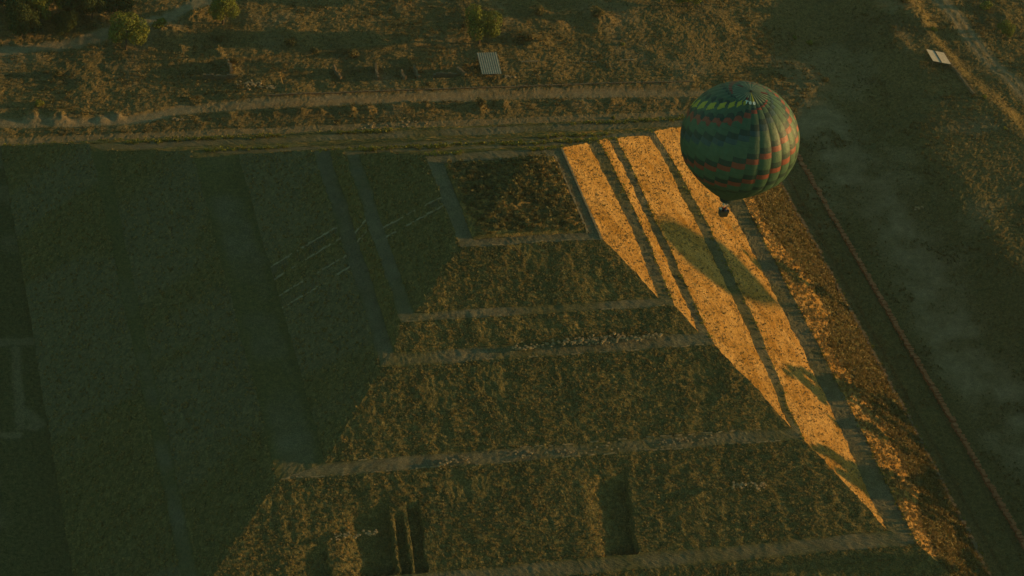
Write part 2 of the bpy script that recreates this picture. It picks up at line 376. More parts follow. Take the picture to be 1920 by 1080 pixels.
def terr_grass(tier):
    def f(k, P, T):
        n = fbm(P[:, 0], P[:, 1], s=90+tier, o=4, f=.08)
        edge = np.maximum(sst(.75, 1, T), sst(.25, 0, T))
        return np.clip(.16+(.62 if k == 2 and tier > 1 else -.25 if k == 2 else 0)+1.0*n+.45*edge*(k != 0)+.15*edge, 0, 1), np.zeros(len(P))  # extra grass darkens the lower terraces of the shaded west side in colour
    return f
seq = [('S', '1i', '1o'), ('1o', '2i', '2o'), ('2o', '3i', '3o'), ('3o', '4i', '4o')]
for t, (a, b, c) in enumerate(seq):
    ring_strip('tier_slope', a, b, M_slope, 1.0, slope_grass(t), .25)
    ring_strip('terrace', b, c, M_path, .45, terr_grass(t), 0, .55)
ring_strip('tier_slope', '4o', 'B', M_slope, 1.25, slope_grass(4), .3)
# summit: trodden path round a rough overgrown mound
mi = [at(1040, 296, 63), at(1101, 432, 63), at(886, 452, 63), at(832, 303, 63)]
mx0, mx1 = (mi[2][0]+mi[3][0])/2, (mi[0][0]+mi[1][0])/2; my0, my1 = (mi[1][1]+mi[2][1])/2, (mi[0][1]+mi[3][1])/2
RING['M'] = (mx0, mx1, my0, my1, 62.95)
ring_strip('summit_path', 'M', 'S', M_path, .4, lambda k, P, T: (np.clip(.02+.3*fbm(P[:, 0], P[:, 1], s=99, o=3, f=.2), 0, 1), np.zeros(len(P))), 0, .45)
def grid_mesh(name, x0, x1, y0, y1, st, hf, material, parent, attrs=None):
    X, Y = np.meshgrid(np.linspace(x0, x1, int((x1-x0)/st)+2), np.linspace(y0, y1, int((y1-y0)/st)+2), indexing='ij')
    Z = hf(X, Y); i_ = np.arange(X.size).reshape(X.shape)
    F_ = np.stack([i_[:-1, :-1], i_[1:, :-1], i_[1:, 1:], i_[:-1, 1:]], -1).reshape(-1, 4)
    P = np.stack([X.ravel(), Y.ravel(), Z.ravel()], 1)
    return mesh_np(name, P, F_, material, parent, attrs={k: v(P) for k, v in (attrs or {}).items()})
rA, rB = at(1000, 300, 63), at(905, 435, 63)
def mound(X, Y):
    e = np.minimum.reduce([X-mx0, mx1-X, Y-my0, my1-Y])
    t = np.clip((Y-rB[1])/(rA[1]-rB[1]), 0, 1); rx = rB[0]+(rA[0]-rB[0])*t
    prof = np.where(X > rx, 1-.62*np.clip((X-rx)/(mx1-rx+.01), 0, 1)**1.1, np.clip(1-(rx-X)/9.0, .22, 1)**.9)
    h = 2.1*prof*sst(0, .9, e)
    h = h + sst(0, 1.5, e)*(.45*fbm(X, Y, s=101, o=3, f=.25)+.35*vn(X*.9, Y*.9, s=102)+.22*vn(X*1.9, Y*1.9, s=103))
    return 62.9+h-.25*(e < .05)
grid_mesh('summit_mound', mx0, mx1, my0, my1, .38, mound, M_slope, pyr, {'grass': lambda P: .62+.25*fbm(P[:, 0], P[:, 1], s=104, o=3, f=.15), 'bare': lambda P: np.zeros(len(P))})

def box_np(c, s, rz=0, rx=0):
    """8 verts + 6 quads of a box, centre c, size s"""
    V = np.array([[i, j, k] for i in (-.5, .5) for j in (-.5, .5) for k in (-.5, .5)])*np.array(s)
    cr, sr = math.cos(rz), math.sin(rz); V = V @ np.array([[cr, sr, 0], [-sr, cr, 0], [0, 0, 1]])
    return V+np.array(c), np.array([[0, 1, 3, 2], [4, 6, 7, 5], [0, 4, 5, 1], [2, 3, 7, 6], [0, 2, 6, 4], [1, 5, 7, 3]])
class MB:
    def __init__(s): s.V = []; s.F = []; s.n = 0
    def add(s, V, F):
        s.V.append(np.asarray(V, float)); s.F.append(np.asarray(F)+s.n); s.n += len(V)
    def box(s, *a, **k): s.add(*box_np(*a, **k))
    def prism(s, top, th):
        """closed slab: top is an ordered quad, extruded along th vector"""
        t = np.asarray(top, float); V = np.concatenate([t, t+np.asarray(th, float)])
        s.add(V, np.array([[0, 1, 2, 3], [7, 6, 5, 4], [0, 4, 5, 1], [1, 5, 6, 2], [2, 6, 7, 3], [3, 7, 4, 0]]))
    def tube(s, p0, p1, r0, r1=None, n=8):
        p0, p1 = np.asarray(p0, float), np.asarray(p1, float); r1 = r0 if r1 is None else r1
        d = p1-p0; d /= np.linalg.norm(d)+1e-9; a = np.cross(d, (0, 0, 1.0)); 
        if np.linalg.norm(a) < .1: a = np.cross(d, (1.0, 0, 0))
        a /= np.linalg.norm(a); b = np.cross(d, a); t = np.linspace(0, 2*np.pi, n, endpoint=False)
        c = np.cos(t)[:, None]*a+np.sin(t)[:, None]*b
        V = np.concatenate([p0+c*r0, p1+c*r1]); i = np.arange(n); j = (i+1) % n
        s.add(V, np.stack([i, j, j+n, i+n], 1))
    def build(s, name, m_, parent=None, smooth=False):
        return mesh_np(name, np.concatenate(s.V), np.concatenate(s.F), m_, parent, smooth=smooth)

# irregular rubble line laid down between two points on the slopes: balustrades, kerbs, low walls
def rubble(name, pts, w, h, material, parent=None, seg=.7, jag=.25, sink=.6):
    mb = MB(); pts = [np.asarray(p, float) for p in pts]
    for a, b in zip(pts[:-1], pts[1:]):
        L = np.linalg.norm(b-a); n = max(1, int(L/seg)); d = (b-a)/L; s_ = np.cross(d, (0, 0, 1)); s_ /= np.linalg.norm(s_)
        for k in range(n):
            p0, p1 = a+(b-a)*k/n, a+(b-a)*(k+1)/n
            hh = h*random.uniform(1-jag, 1+jag); ww = w*random.uniform(1-jag*.7, 1+jag*.7); o_ = s_*random.uniform(-jag, jag)*w*.4
            top = [p0-s_*ww/2+o_+(0, 0, hh), p1-s_*ww/2+o_+(0, 0, hh), p1+s_*ww/2+o_+(0, 0, hh), p0+s_*ww/2+o_+(0, 0, hh)]
            mb.prism(top, (0, 0, -(hh+sink)))
    return mb.build(name, material, parent)
def wz(x, a, b):
    A, B_ = RING[a], RING[b]; return B_[4]+(A[4]-B_[4])*(x-B_[0])/(A[0]-B_[0])
def stair(x0, x1, ya, yb, a, b, widen=0):
    """flight of steps down the west face between its two balustrades"""
    mb = MB(); n = int(abs(x1-x0)/.5); 
    for k in range(n):
        xa = x0+(x1-x0)*k/n; xb = x0+(x1-x0)*(k+1)/n; z = wz((xa+xb)/2, a, b)+.02
        g = widen*(k/n); mb.prism([(xb, ya-g, z), (xa, ya-g, z), (xa, yb+g, z), (xb, yb+g, z)], (0, 0, -1.2))
    st = mb.build('stair_flight', M_stair, pyr)
    for y, s_ in ((ya, -1), (yb, 1)):
        g = widen; zz = lambda x: wz(x, a, b)
        rubble('balustrade', [(x0, y, zz(x0)), (x1, y+s_*g, zz(x1))], .6, .3, M_kerb, st, .8, .5)
    return st
M_stair = simple('stair_stone', (.07, .065, .035), (.13, .11, .06), 1.2, 1, .08)
stair(-20.6, -38.5, -2.6, 1.0, 'S', '1i', .5)
stair(-40.5, -44.5, 1.5, 5.5, '1o', '2i', 0)
stair(-47.8, -66.0, 3.4, 8.6, '2o', '3i', .3)
stair(-47.8, -66.0, -9.6, -4.6, '2o', '3i', .3)
def sz(y, a='3o', b='4i'):
    A, B_ = RING[a], RING[b]; return B_[4]+(A[4]-B_[4])*(y-B_[2])/(A[2]-B_[2])
# kerb stones on the summit rim, pale rubble kerbs and collapsed patches seen on the south face
rubble('rim_kerb', [(20.4, y, 62.85) for y in (-21.5, -8, 6, 21.5)], .5, .35, M_rub, pyr, .9, .3)
rubble('rim_kerb', [(mx1-.2, y, 62.85) for y in (my0, 0, my1)], .5, .9, M_rub, pyr, .9, .3)
for key, frac in (('3o', .55), ('2o', .4), ('S', .4), ('1o', .3), ('3i', .5)):
    r_ = RING[key]; xs = np.arange(r_[0]+1, r_[1]-1, 4.0)
    for x in xs:
        if random.random() > frac: continue
        y = r_[2]+(.3 if key[-1] != 'i' else .0); L = random.uniform(1.5, 3.8)
        q = disp(np.array([[x, y, r_[4]], [x+L, y, r_[4]]]), .5); rubble('kerb_stones', [tuple(q[0]), tuple(q[1])], .3, random.uniform(.12, .3), M_rub, pyr, .5, .5)
def scar(name, pix, z, w, h, n, mt_=None):
    """loose pale stones"""
    mb = MB()
    for i in range(n):
        x, y = pix[0][0]+(pix[1][0]-pix[0][0])*random.random(), 0
        t = (x-pix[0][0])/(pix[1][0]-pix[0][0]+1e-6); y = pix[0][1]+(pix[1][1]-pix[0][1])*t+random.gauss(0, 3.6)
        p = at(x, y, z); s_ = random.uniform(.2, .6)
        mb.box((p[0], p[1], p[2]+.1+(w*random.random())), (s_*1.3, s_, s_*.7*h), random.random()*3)
    return tag(mb.build(name, mt_ or M_rub, pyr), kind='stuff')
scar('exposed_rubble', [(1055, 645), (1240, 632)], 49.0, 1.0, 1, 170)
scar('exposed_rubble', [(960, 655), (1060, 645)], 48.7, .7, 1, 50)
scar('exposed_rubble', [(815, 872), (880, 862)], 34.6, .5, .8, 34)
scar('exposed_rubble', [(1235, 832), (1345, 820)], 34.6, .3, .8, 30)
scar('exposed_rubble', [(960, 855), (1160, 838)], 34.6, .3, .7, 26)
scar('exposed_rubble', [(620, 1008), (710, 1000)], 26.0, .3, .7, 40)
scar('exposed_rubble', [(1370, 915), (1440, 912)], 29.5, .5, .8, 50)

# low red stone wall and foot kerb on the east
wallpts = []
for y in range(-130, 122, 9):
    x = 133.4+ (-.02*(y-96))*1.0; wallpts.append((x, y, float(H0(x, y))))
ky = np.arange(-130, 118, 7.0); kp = disp(np.stack([np.full(len(ky), 121.2), ky, np.full(len(ky), .3)], 1))
rubble('foot_kerb', [tuple(q) for q in kp], 1.0, .6, M_adobe, pyr, .7, .6)
w = rubble('low_wall', wallpts, 1.35, .85, M_red, None, .6, .5)
tag(w, 'long low reddish stone wall running along the east foot of the pyramid', 'wall')

# ------------------------------------------------------------------ tufts and stones (uncountable ground cover)
def leaf_tmpl(n, spread, up):
    V, F = [], []
    for i in range(n):
        a = random.random()*6.28; e = random.uniform(.2, 1.2); r = random.uniform(.25, 1)
        c = np.array([math.cos(a)*r*spread, math.sin(a)*r*spread, random.uniform(.15, 1)*up])
        t = np.array([math.cos(a+1.3), math.sin(a+1.3), random.uniform(-.4, .4)])*.38; q = np.array([math.cos(a)*.4, math.sin(a)*.4, .8])*.42*e
        b = len(V); V += [c-t-q*.5, c+t-q*.5, c+t*.4+q, c-t*.5+q]; F.append([b, b+1, b+2, b+3])
    return np.array(V), np.array(F)
def scatter(name, P, S, material, tmpls, zs=1.0):
    VS, FS, off = [], [], 0
    k = rng.integers(0, len(tmpls), len(P)); ang = rng.random(len(P))*6.28
    for t, (TV, TF) in enumerate(tmpls):
        m_ = k == t; p, s_, a = P[m_], S[m_], ang[m_]
        if not len(p): continue
        c, n_ = np.cos(a)[:, None], np.sin(a)[:, None]
        X = (TV[:, 0]*c-TV[:, 1]*n_)*s_[:, None]+p[:, 0:1]; Y = (TV[:, 0]*n_+TV[:, 1]*c)*s_[:, None]+p[:, 1:2]; Z = TV[:, 2]*s_[:, None]*zs+p[:, 2:3]
        VS.append(np.stack([X, Y, Z], -1).reshape(-1, 3))
        FS.append((TF[None]+(np.arange(len(p))*len(TV))[:, None, None]).reshape(-1, TF.shape[1])+off); off += len(p)*len(TV)
    return mesh_np(name, np.concatenate(VS), np.concatenate(FS), material)
TM = [leaf_tmpl(12, .8, .8) for _ in range(6)]
TS = []
for _ in range(5):
    V_, F_ = box_np((0, 0, .2), (1, 1, 1)); TS.append((V_*np.random.default_rng(_).uniform(.7, 1.2, V_.shape), F_))
def surf_points(a, b, k, n, bulge=.25):
    a, b = RING[a], RING[b]
    ca = [(a[1], a[2]), (a[1], a[3]), (a[0], a[3]), (a[0], a[2])]; cb = [(b[1], b[2]), (b[1], b[3]), (b[0], b[3]), (b[0], b[2])]
    A0, A1, B0, B1 = [np.array(q) for q in (ca[k], ca[(k+1) % 4], cb[k], cb[(k+1) % 4])]
    U, T = rng.random(n)[:, None], rng.random(n)[:, None]
    P = (A0*(1-U)+A1*U)*(1-T)+(B0*(1-U)+B1*U)*T
    Z = a[4]*(1-T)+b[4]*T+bulge*np.sin(np.pi*T)
    return disp(np.concatenate([P, Z], 1))
SL = [('S', '1i'), ('1o', '2i'), ('2o', '3i'), ('3o', '4i'), ('4o', 'B')]
pts, szs, spts, ssz = [], [], [], []
def area(a, b, k):
    a, b = RING[a], RING[b]; L = (b[3]-b[2], b[1]-b[0])[k % 2]; return L*math.hypot(a[4]-b[4], 14 if a[4]-b[4] > 8 else 5)
for t, (a, b) in enumerate(SL):
    ar = area(a, b, 3); n = int(ar*1.7)
    p = surf_points(a, b, 3, n); m_ = fbm(p[:, 0], p[:, 1], p[:, 2], s=130, o=3, f=.12) > -.35
    pts.append(p[m_]); szs.append(rng.uniform(.12, .36, m_.sum())*(1+.5*fbm(p[m_, 0], p[m_, 1], s=131, o=3, f=.08)))
    ar = area(a, b, 0); n = int(ar*(.22 if t < 4 else .8)); p = surf_points(a, b, 0, n); pts.append(p); szs.append(rng.uniform(.15, .42, n) if t < 4 else rng.uniform(.3, .8, n))
    n = int(ar*.35); p = surf_points(a, b, 0, n); spts.append(p); ssz.append(rng.uniform(.12, .30, n))
    n = int(area(a, b, 2)*.35); p = surf_points(a, b, 2, n); pts.append(p); szs.append(rng.uniform(.25, .5, n))
n = 9000; p = surf_points('4o', 'B', 0, n); q_ = p[:, 0]+9*fbm(p[:, 1], p[:, 1]*0, s=77, o=5, f=.05)
p = p[q_ > 103.5]; tag(scatter('foot_scrub', p, rng.uniform(.25, .95, len(p))*np.where(p[:, 1] < -15, .95, .8), M_scrub, TM), 'dark green scrub over the foot of the east slope', 'scrub', kind='stuff')
p = np.concatenate(pts); tag(scatter('slope_grass', p, np.concatenate(szs), M_tuft, TM, 1.5), 'dry grass tufts growing over the sloping pyramid tiers', 'grass', kind='stuff')
p = np.concatenate(spts); p[:, 2] -= .05; tag(scatter('slope_stones', p, np.concatenate(ssz), M_pale2 if False else M_adobe, TS), 'small dark stones jutting out of the sunlit east slopes', 'stones', kind='stuff')
# summit bushes
n = 900; X = rng.uniform(mx0+.4, mx1-.3, n); Y = rng.uniform(my0+.4, my1-.3, n)
tag(scatter('summit_scrub', np.stack([X, Y, mound(X, Y)-.05], 1), rng.uniform(.35, .95, n), M_shrub, TM), 'low orange brown scrub covering the summit mound', 'scrub', kind='stuff')
# green edges along the north rims
pe, se = [], []
for a in ('S', '1o', '2o', '3o', '4o', 'B'):
    r_ = RING[a]; n = int((r_[1]-r_[0])*3.2); X = rng.uniform(r_[0], r_[1], n); Y = r_[3]+rng.normal(-.2, .45, n)
    m_ = fbm(X, Y*0, s=140+int(r_[4]), o=3, f=.05) > (-.15 if a in '1o2o' else -.05)
    P = disp(np.stack([X, Y, np.full(n, r_[4])], 1)); pe.append(P[m_]); se.append(rng.uniform(.3, .7, m_.sum()))
for a in ('1o', '2o', '3o', '4o', 'B'):
    r_ = RING[a]; n = int((r_[3]-r_[2])*(1.2 if a != 'B' else 5)); Y = rng.uniform(r_[2], r_[3], n); X = r_[1]+rng.normal(-.2, .4 if a != 'B' else .6, n)
    P = disp(np.stack([X, Y, np.full(n, r_[4])], 1)); pe.append(P); se.append(rng.uniform(.25, .55, n))
tag(scatter('rim_grass', np.concatenate(pe), np.concatenate(se), M_green, TM), 'yellow green grass lining the terrace rims', 'grass', kind='stuff')
# ground tufts
n = 90000; X = rng.uniform(-150, 258, n); Y = rng.uniform(-110, 212, n)
m_ = ~((X > -128) & (X < 122) & (Y < 120)); d = dirtness(X, Y)
dens = .55+.6*fbm(X, Y, s=150, o=4, f=.05)
vis = (Y > 118) | (X > 122) & (Y > -105)
m_ &= (d < .42) & (rng.random(n) < dens) & vis
X, Y = X[m_], Y[m_]; s_ = rng.uniform(.16, .42, len(X))*(1+.7*(fbm(X, Y, s=151, o=2, f=.09) > .25))
tag(scatter('dry_scrub', np.stack([X, Y, H(X, Y)-.05], 1), s_, M_shrub, TM), 'dry brown grass and low scrub scattered over the plain', 'grass', kind='stuff')

# ------------------------------------------------------------------ trees and bushes
def leafcloud(n, blobs, size, rs):
    r_ = np.random.default_rng(rs); V, F = [], []
    B = np.array(blobs, float); w = B[:, 3]**2; w /= w.sum()
    k = r_.choice(len(B), n, p=w); d = r_.normal(size=(n, 3)); d /= np.linalg.norm(d, axis=1)[:, None]
    rad = r_.uniform(.55, 1.05, n)**.6
    c = B[k, :3]+d*(B[k, 3]*rad)[:, None]*np.array([1, 1, .85])
    t = r_.normal(size=(n, 3)); t /= np.linalg.norm(t, axis=1)[:, None]; q = np.cross(t, d); q /= np.linalg.norm(q, axis=1)[:, None]+1e-6
    s_ = (size*r_.uniform(.6, 1.3, n))[:, None]; t = t*s_; q = q*s_*.7
    V = np.stack([c-t, c-q, c+t, c+q], 1).reshape(-1, 3); F = np.arange(n*4).reshape(n, 4)
    return V, F
def make_tree(name, h, r, rs, leaf, n=2600, ls=.34):
    rr = random.Random(rs); o = empty(name)
    mb = MB(); base = np.array([0, 0, -.4]); p = base; rad = h*.045
    bl = []
    top = np.array([rr.uniform(-.3, .3), rr.uniform(-.3, .3), h*.42])
    mb.tube(base, top, rad, rad*.6, 8)
    for k in range(7):
        a = k*2.4+rr.random(); e = np.array([math.cos(a)*r*rr.uniform(.3, .7), math.sin(a)*r*rr.uniform(.3, .7), h*rr.uniform(.5, .88)])
        mid = (top+e)/2+np.array([0, 0, h*.05]); mb.tube(top, mid, rad*.5, rad*.3, 6); mb.tube(mid, e, rad*.3, rad*.12, 5)
        bl.append((*e, r*rr.uniform(.30, .50)))
    for k in range(5):
        a = rr.random()*6.28; bl.append((math.cos(a)*r*.7, math.sin(a)*r*.7, h*rr.uniform(.3, .65), r*rr.uniform(.22, .36)))
    bl.append((0, 0, h*.72, r*.55))
    mb.build('trunk', M_bark, o)
    V, F = leafcloud(n, bl, ls, rs); mesh_np('crown', V, F, leaf, o)
    return o
def copy_tree(o, parent=None):
    c = o.copy(); COL.objects.link(c)
    if parent: c.parent = parent
    for ch in list(o.children): copy_tree(ch, c)
    return c
T1 = make_tree('broadleaf_tree', 8.5, 5.2, 3, M_leaf, 9000, .2); T2 = make_tree('broadleaf_tree', 7.0, 5.0, 9, M_leaf, 8000, .2); T3 = make_tree('dense_tree', 8.0, 6.0, 21, M_leafdark, 8000, .26)
used = set()
def place(o, px, py, label, cat='tree', group=None, s=1.0, rz=0.0, xy=None):
    t = o if o.name not in used else copy_tree(o)
    used.add(o.name)
    x, y = at(px, py)[:2] if xy is None else xy
    t.location = (x, y, float(H(np.array([x]), np.array([y]))[0])); t.scale = (s, s, s*(1.2 if cat == 'tree' else 1)); t.rotation_euler[2] = rz
    tag(t, label, cat, group); return t
TG = 'trees scattered on the plain north of the pyramid'
place(T1, 897, 88, 'round green tree standing just above the grey shed roof', group=TG, s=1.3)
place(T2, 236, 96, 'tree with pale green crown at the bend of the dirt track', group=TG, s=1.4)
place(T1, 417, 52, 'dark round tree right of the dirt track, far upper left', group=TG, s=1.15, rz=2)
place(T1, 85, 36, 'tall sunlit tree rising from the dark grove in the corner', group=TG, s=1.5, rz=4)
place(T2, 768, 12, 'small green tree cut by the top edge of the photo', group=TG, s=.85, rz=1)
place(T2, 1288, 18, 'dark tree cut by the top edge above the balloon', group=TG, s=1.1, rz=3)
place(T2, 1878, 78, 'broad two lobed olive bush beside the wheel tracks', 'bush', TG, s=.72, rz=5)
DG = 'dark grove trees beside the dirt track'
for k, (x, y, s, lb) in enumerate([(15, 20, 1.5, 'dark grove tree nearest the upper left corner'), (40, 66, 1.15, 'low dark grove tree just above the dirt track'),
        (125, 34, 1.2, 'dark grove tree just right of the tall sunlit one'), (172, 40, 1.0, 'small dark grove tree behind the yellow topped shrubs'),
        (70, 5, 1.3, 'dark grove tree on the top edge above the tall sunlit one'), (120, 62, .8, 'lowest dark grove tree, right at the upper verge of the track'),
        (217, 30, 1.0, 'rightmost dark grove tree above the bend of the track')]):
    place(T3, x, y, lb, 'tree', DG, s, k*1.1)
def make_bush(name, r, rs, leaf, n=420, ls=.2):
    rr = random.Random(rs); o = empty(name)
    bl = [(rr.uniform(-.5, .5)*r, rr.uniform(-.5, .5)*r, r*rr.uniform(.3, .6), r*rr.uniform(.4, .62)) for _ in range(5)]
    mb = MB()
    for b in bl: mb.tube((0, 0, -.3), b[:3], .07*r, .03*r, 5)
    mb.build('stem', M_bark, o); V, F = leafcloud(n, bl, ls, rs); mesh_np('foliage', V, F, leaf, o); return o
B1 = make_bush('green_bush', 1.3, 5, M_leaf); B2 = make_bush('yellow_bush', 1.1, 8, M_green); B3 = make_bush('brown_bush', 1.6, 12, M_shrub, 520)
BG = 'separate bushes on the plain'
for (b, x, y, s, rz, lb) in [
    (B2, 76, 197, 1.7, 0, 'yellow green bush on the bank above the road, far left'), (B2, 160, 22, 1.2, 1, 'sunlit yellow shrub in the dark grove, left one'),
    (B2, 178, 14, 1.0, 2, 'sunlit yellow shrub in the dark grove, nearest the top edge'), (B2, 226, 22, .9, 3, 'yellow shrub just above the dirt track bend'),
    (B3, 172, 56, 1.3, 4, 'rust brown bush on the upper edge of the track'), (B2, 1168, 87, .9, 5, 'tiny yellow plant alone on the dark slope at top centre'),
    (B2, 1519, 80, 1.3, 1, 'small yellow plant right of the balloon, on the dark slope'), (B1, 1745, 76, 1.0, 2, 'small green bush just above the pale roof panel'),
    (B2, 1836, 211, 1.0, 3, 'yellow plant at the lower end of the orange bank'), (B2, 1873, 277, .8, 4, 'yellow plant on the bank near the right edge'),
    (B3, 870, 62, 1.0, 5, 'brown bush touching the tree above the grey shed'), (B3, 990, 82, 1.6, 6, 'brown mounded bush right of the grey shed tree'),
    (B3, 1010, 35, 1.6, 1, 'brown bush in the rough at the top centre'), (B3, 1115, 38, 1.9, 2, 'orange lit bush near the top, right of centre'),
    (B3, 540, 92, 1.7, 3, 'brown bush in the long tree shadow'), (B3, 660, 108, 1.5, 4, 'orange brown bush above the trench walls'),
    (B3, 590, 105, 1.2, 5, 'brown bush above the left end of the trench'), (B3, 440, 118, 1.1, 6, 'brown bush above the pale stone heap'),
    (B1, 300, 60, 2.1, 0, 'dark rounded bush right of the bend of the track'), (B3, 410, 78, 1.2, 1, 'brown bush under the dark round tree'),
    (B3, 105, 137, 1.3, 2, 'brown bush in the grass at far left'), (B3, 1545, 152, 1.0, 3, 'brown bush on dark ground right of the balloon crown'),
    (B1, 1490, 70, .8, 4, 'dark small bush left of the yellow plant'), (B3, 1690, 25, 1.6, 5, 'orange brown bush on the crest at upper right'),
    (B1, 1845, 30, 2.0, 6, 'dark bush beside the wheel tracks near the top right corner'), (B2, 1150, 221, .7, 1, 'yellow sprig on the bank left of the balloon'),
    (B3, 899, 199, 1.4, 2, 'dark round bush on the sunlit berm below the shed'), (B2, 1842, 448, .7, 3, 'orange sprig on the dark plain at right')]:
    place(b, x, y, lb, 'bush', BG, s, rz)
# tall trees just east of the frame: their long shadows streak the lower tiers
T4 = make_tree('tall_tree', 27, 4.6, 31, M_leafdark, 1500, .6)
for (x, y, sc, lb) in [(186, -52, 1.25, 'tall slender tree by the crest, nearest to the balloon'), (190, -86, 1.3, 'tallest slender tree east of the far south corner'),
                       (192, -92, 1.15, 'slender tree leaning on the tallest one from the south'), (189, -46, 1.05, 'slender tree just north of the one nearest to the balloon'),
                       (196, -64, .9, 'shorter slender tree between the two tallest ones'), (200, 8, 1.0, 'tall slender tree standing farthest north of the slender ones'), (188, -118, .9, 'tall slender tree standing farthest south of the slender ones')]:
    place(T4, 0, 0, lb, 'tree', 'slender trees along the eastern crest', sc, x*.1, xy=(x, y))
rr = random.Random(12)
ORD = 'first second third fourth fifth sixth seventh eighth ninth tenth eleventh twelfth thirteenth fourteenth fifteenth sixteenth seventeenth eighteenth nineteenth twentieth twenty-first twenty-second twenty-third twenty-fourth'.split()
for k in range(9):
    y = -150+k*13.5+rr.uniform(-3, 3); x = rr.uniform(202, 212)+max(0, y)*.25
    if abs(y-8) < 3: y += 5
    t = place(T3, 0, 0, ORD[k]+' bushy dark tree from the south in the row along the eastern crest', 'tree', 'bushy trees along the eastern crest', rr.uniform(.6, 1.3), k*1.7, xy=(x, y))

# ------------------------------------------------------------------ sheds, ruined walls, stones
def shed(name, quad, z, slope, label, rmat, cols, seam, tilt=0.0):
    P = [at(x, y, z) for x, y in quad]      # back left, back right, front right, front left
    c = sum(P)/4; o = empty(name, (c[0], c[1], float(H(np.array([c[0]]), np.array([c[1]]))[0]))); g = o.location.z
    tag(o, label, 'shed'); L = [p-np.array([c[0], c[1], g]) for p in P]
    n = cols*6; mb = []
    V, F = [], []
    for i in range(n+1):
        t = i/n; wv = .05*(not seam)*math.sin(t*cols*2*math.pi)
        for s_, (A, B) in enumerate(((L[0], L[1]), (L[3], L[2]))):
            p = A*(1-t)+B*t; V.append(p+np.array([0, 0, wv+slope*(.5-s_)-tilt*p[0]]))
    V = np.array(V); V = np.concatenate([V, V-np.array([0, 0, .06])]); K = (n+1)*2
    for i in range(n):
        a = 2*i; F += [[a, a+1, a+3, a+2], [K+a, K+a+2, K+a+3, K+a+1], [a, a+2, K+a+2, K+a], [a+1, K+a+1, K+a+3, a+3]]
    F += [[0, K, K+1, 1], [2*n, 2*n+1, K+2*n+1, K+2*n]]
    rf = mesh_np('roof', V, np.array(F), rmat, o)
    if seam:
        q = MB(); t0 = .47; A = L[0]*(1-t0)+L[1]*t0; A = A+np.array([0, 0, .1+slope/2-tilt*A[0]]); B = L[3]*(1-t0)+L[2]*t0; B = B+np.array([0, 0, .1-slope/2-tilt*B[0]]); q.tube(A, B, .13, .13, 6); q.build('seam_batten', M_wood, rf)
    for (A, s_) in ((L[0], 1), (L[1], 1), (L[2], -1), (L[3], -1)):
        p = A*.93; h = z-g+slope*.5*s_-.12-tilt*p[0]; q = MB(); q.box((p[0], p[1], h/2-.2), (.16, .16, h+.4)); q.build('post', M_wood, o)
    for A, B, s_ in ((L[0], L[1], 1), (L[3], L[2], -1)):
        q = MB(); q.tube(A*.93+np.array([0, 0, slope*.5*s_-.16+z*0-tilt*A[0]]), B*.93+np.array([0, 0, slope*.5*s_-.16-tilt*B[0]]), .08, .08, 6)
        q.build('beam', M_wood, o)
    return o
g1 = float(H(np.array([40.]), np.array([158.]))[0]); g2 = float(H(np.array([208.]), np.array([151.]))[0])
shed('open_shed', [(894, 100), (931, 99), (941, 137), (904, 138)], g1+2.6, .5, 'open shed with weathered grey corrugated roof below the round tree', M_roofgrey, 9, False)
shed('roof_shelter', [(1736, 95), (1770, 97), (1784, 117.5), (1749, 116)], g2+2.4, .25, 'small shelter with pale two panel roof on the right hand crest', M_roofpale, 3, True, .16)
def wall(name, pix, w, h, m_, label, group=None, cat='wall', jag=.25):
    P = []
    for x, y in pix:
        q = at(x, y); P.append((q[0], q[1], float(H0(np.array([q[0]]), np.array([q[1]]))[0])))
    Pn = []
    for a, b in zip(P[:-1], P[1:]):
        for k in range(4): t = k/4; x, y = a[0]*(1-t)+b[0]*t, a[1]*(1-t)+b[1]*t; Pn.append((x, y, float(H0(np.array([x]), np.array([y]))[0])))
    Pn.append(P[-1])
    o = rubble(name, Pn, w, h, m_, None, .8, jag); tag(o, label, cat, group); return o
EG = 'ruined adobe walls beside the trench'
for (px, lb) in [([(625, 132), (640, 148)], 'short ruined wall at the left end of the trench'), ([(703, 130), (709, 152)], 'ruined cross wall in the trench, second from the left'),
    ([(752, 138), (760, 155)], 'lit stub of ruined wall in mid trench'), ([(775, 130), (786, 152)], 'leaning ruined cross wall in mid trench'),
    ([(812, 144), (855, 146)], 'ruined wall running along the front of the trench'), ([(857, 132), (872, 150)], 'thin ruined cross wall left of the grey shed'),
    ([(426, 120), (434, 142)], 'ruined wall end above the pale stone heap'), ([(380, 148), (440, 150)], 'ruined wall lying left of the pale stone heap')]:
    wall('ruined_wall', px, .8, 1.5, M_adobe, lb, EG)
wall('low_kerb', [(976, 122.5), (1007, 121)], .35, .4, M_kerb, 'thin pale kerb right of the grey shed', None, 'kerb', .1)
wall('low_kerb', [(1092, 118), (1118, 117), ], .3, .3, M_kerb, 'short pale kerb at the top centre, left of the longest one', None, 'kerb', .1)
wall('low_kerb', [(1163, 116), (1190, 115)], .35, .4, M_kerb, 'pale kerb above the road, left of the balloon crown', None, 'kerb', .1)
wall('bank_edge', [(500, 183), (640, 178), (800, 172), (960, 167), (1100, 161), (1300, 157)], .5, .35, M_adobe, 'long low earth edging above the northern dirt road', None, 'edging', .2)
wall('cut_wall', [(1762, 122), (1790, 160), (1818, 205)], .7, .9, M_adobe, 'narrow dark wall running down from the pale roofed shelter', None, 'wall', .2)
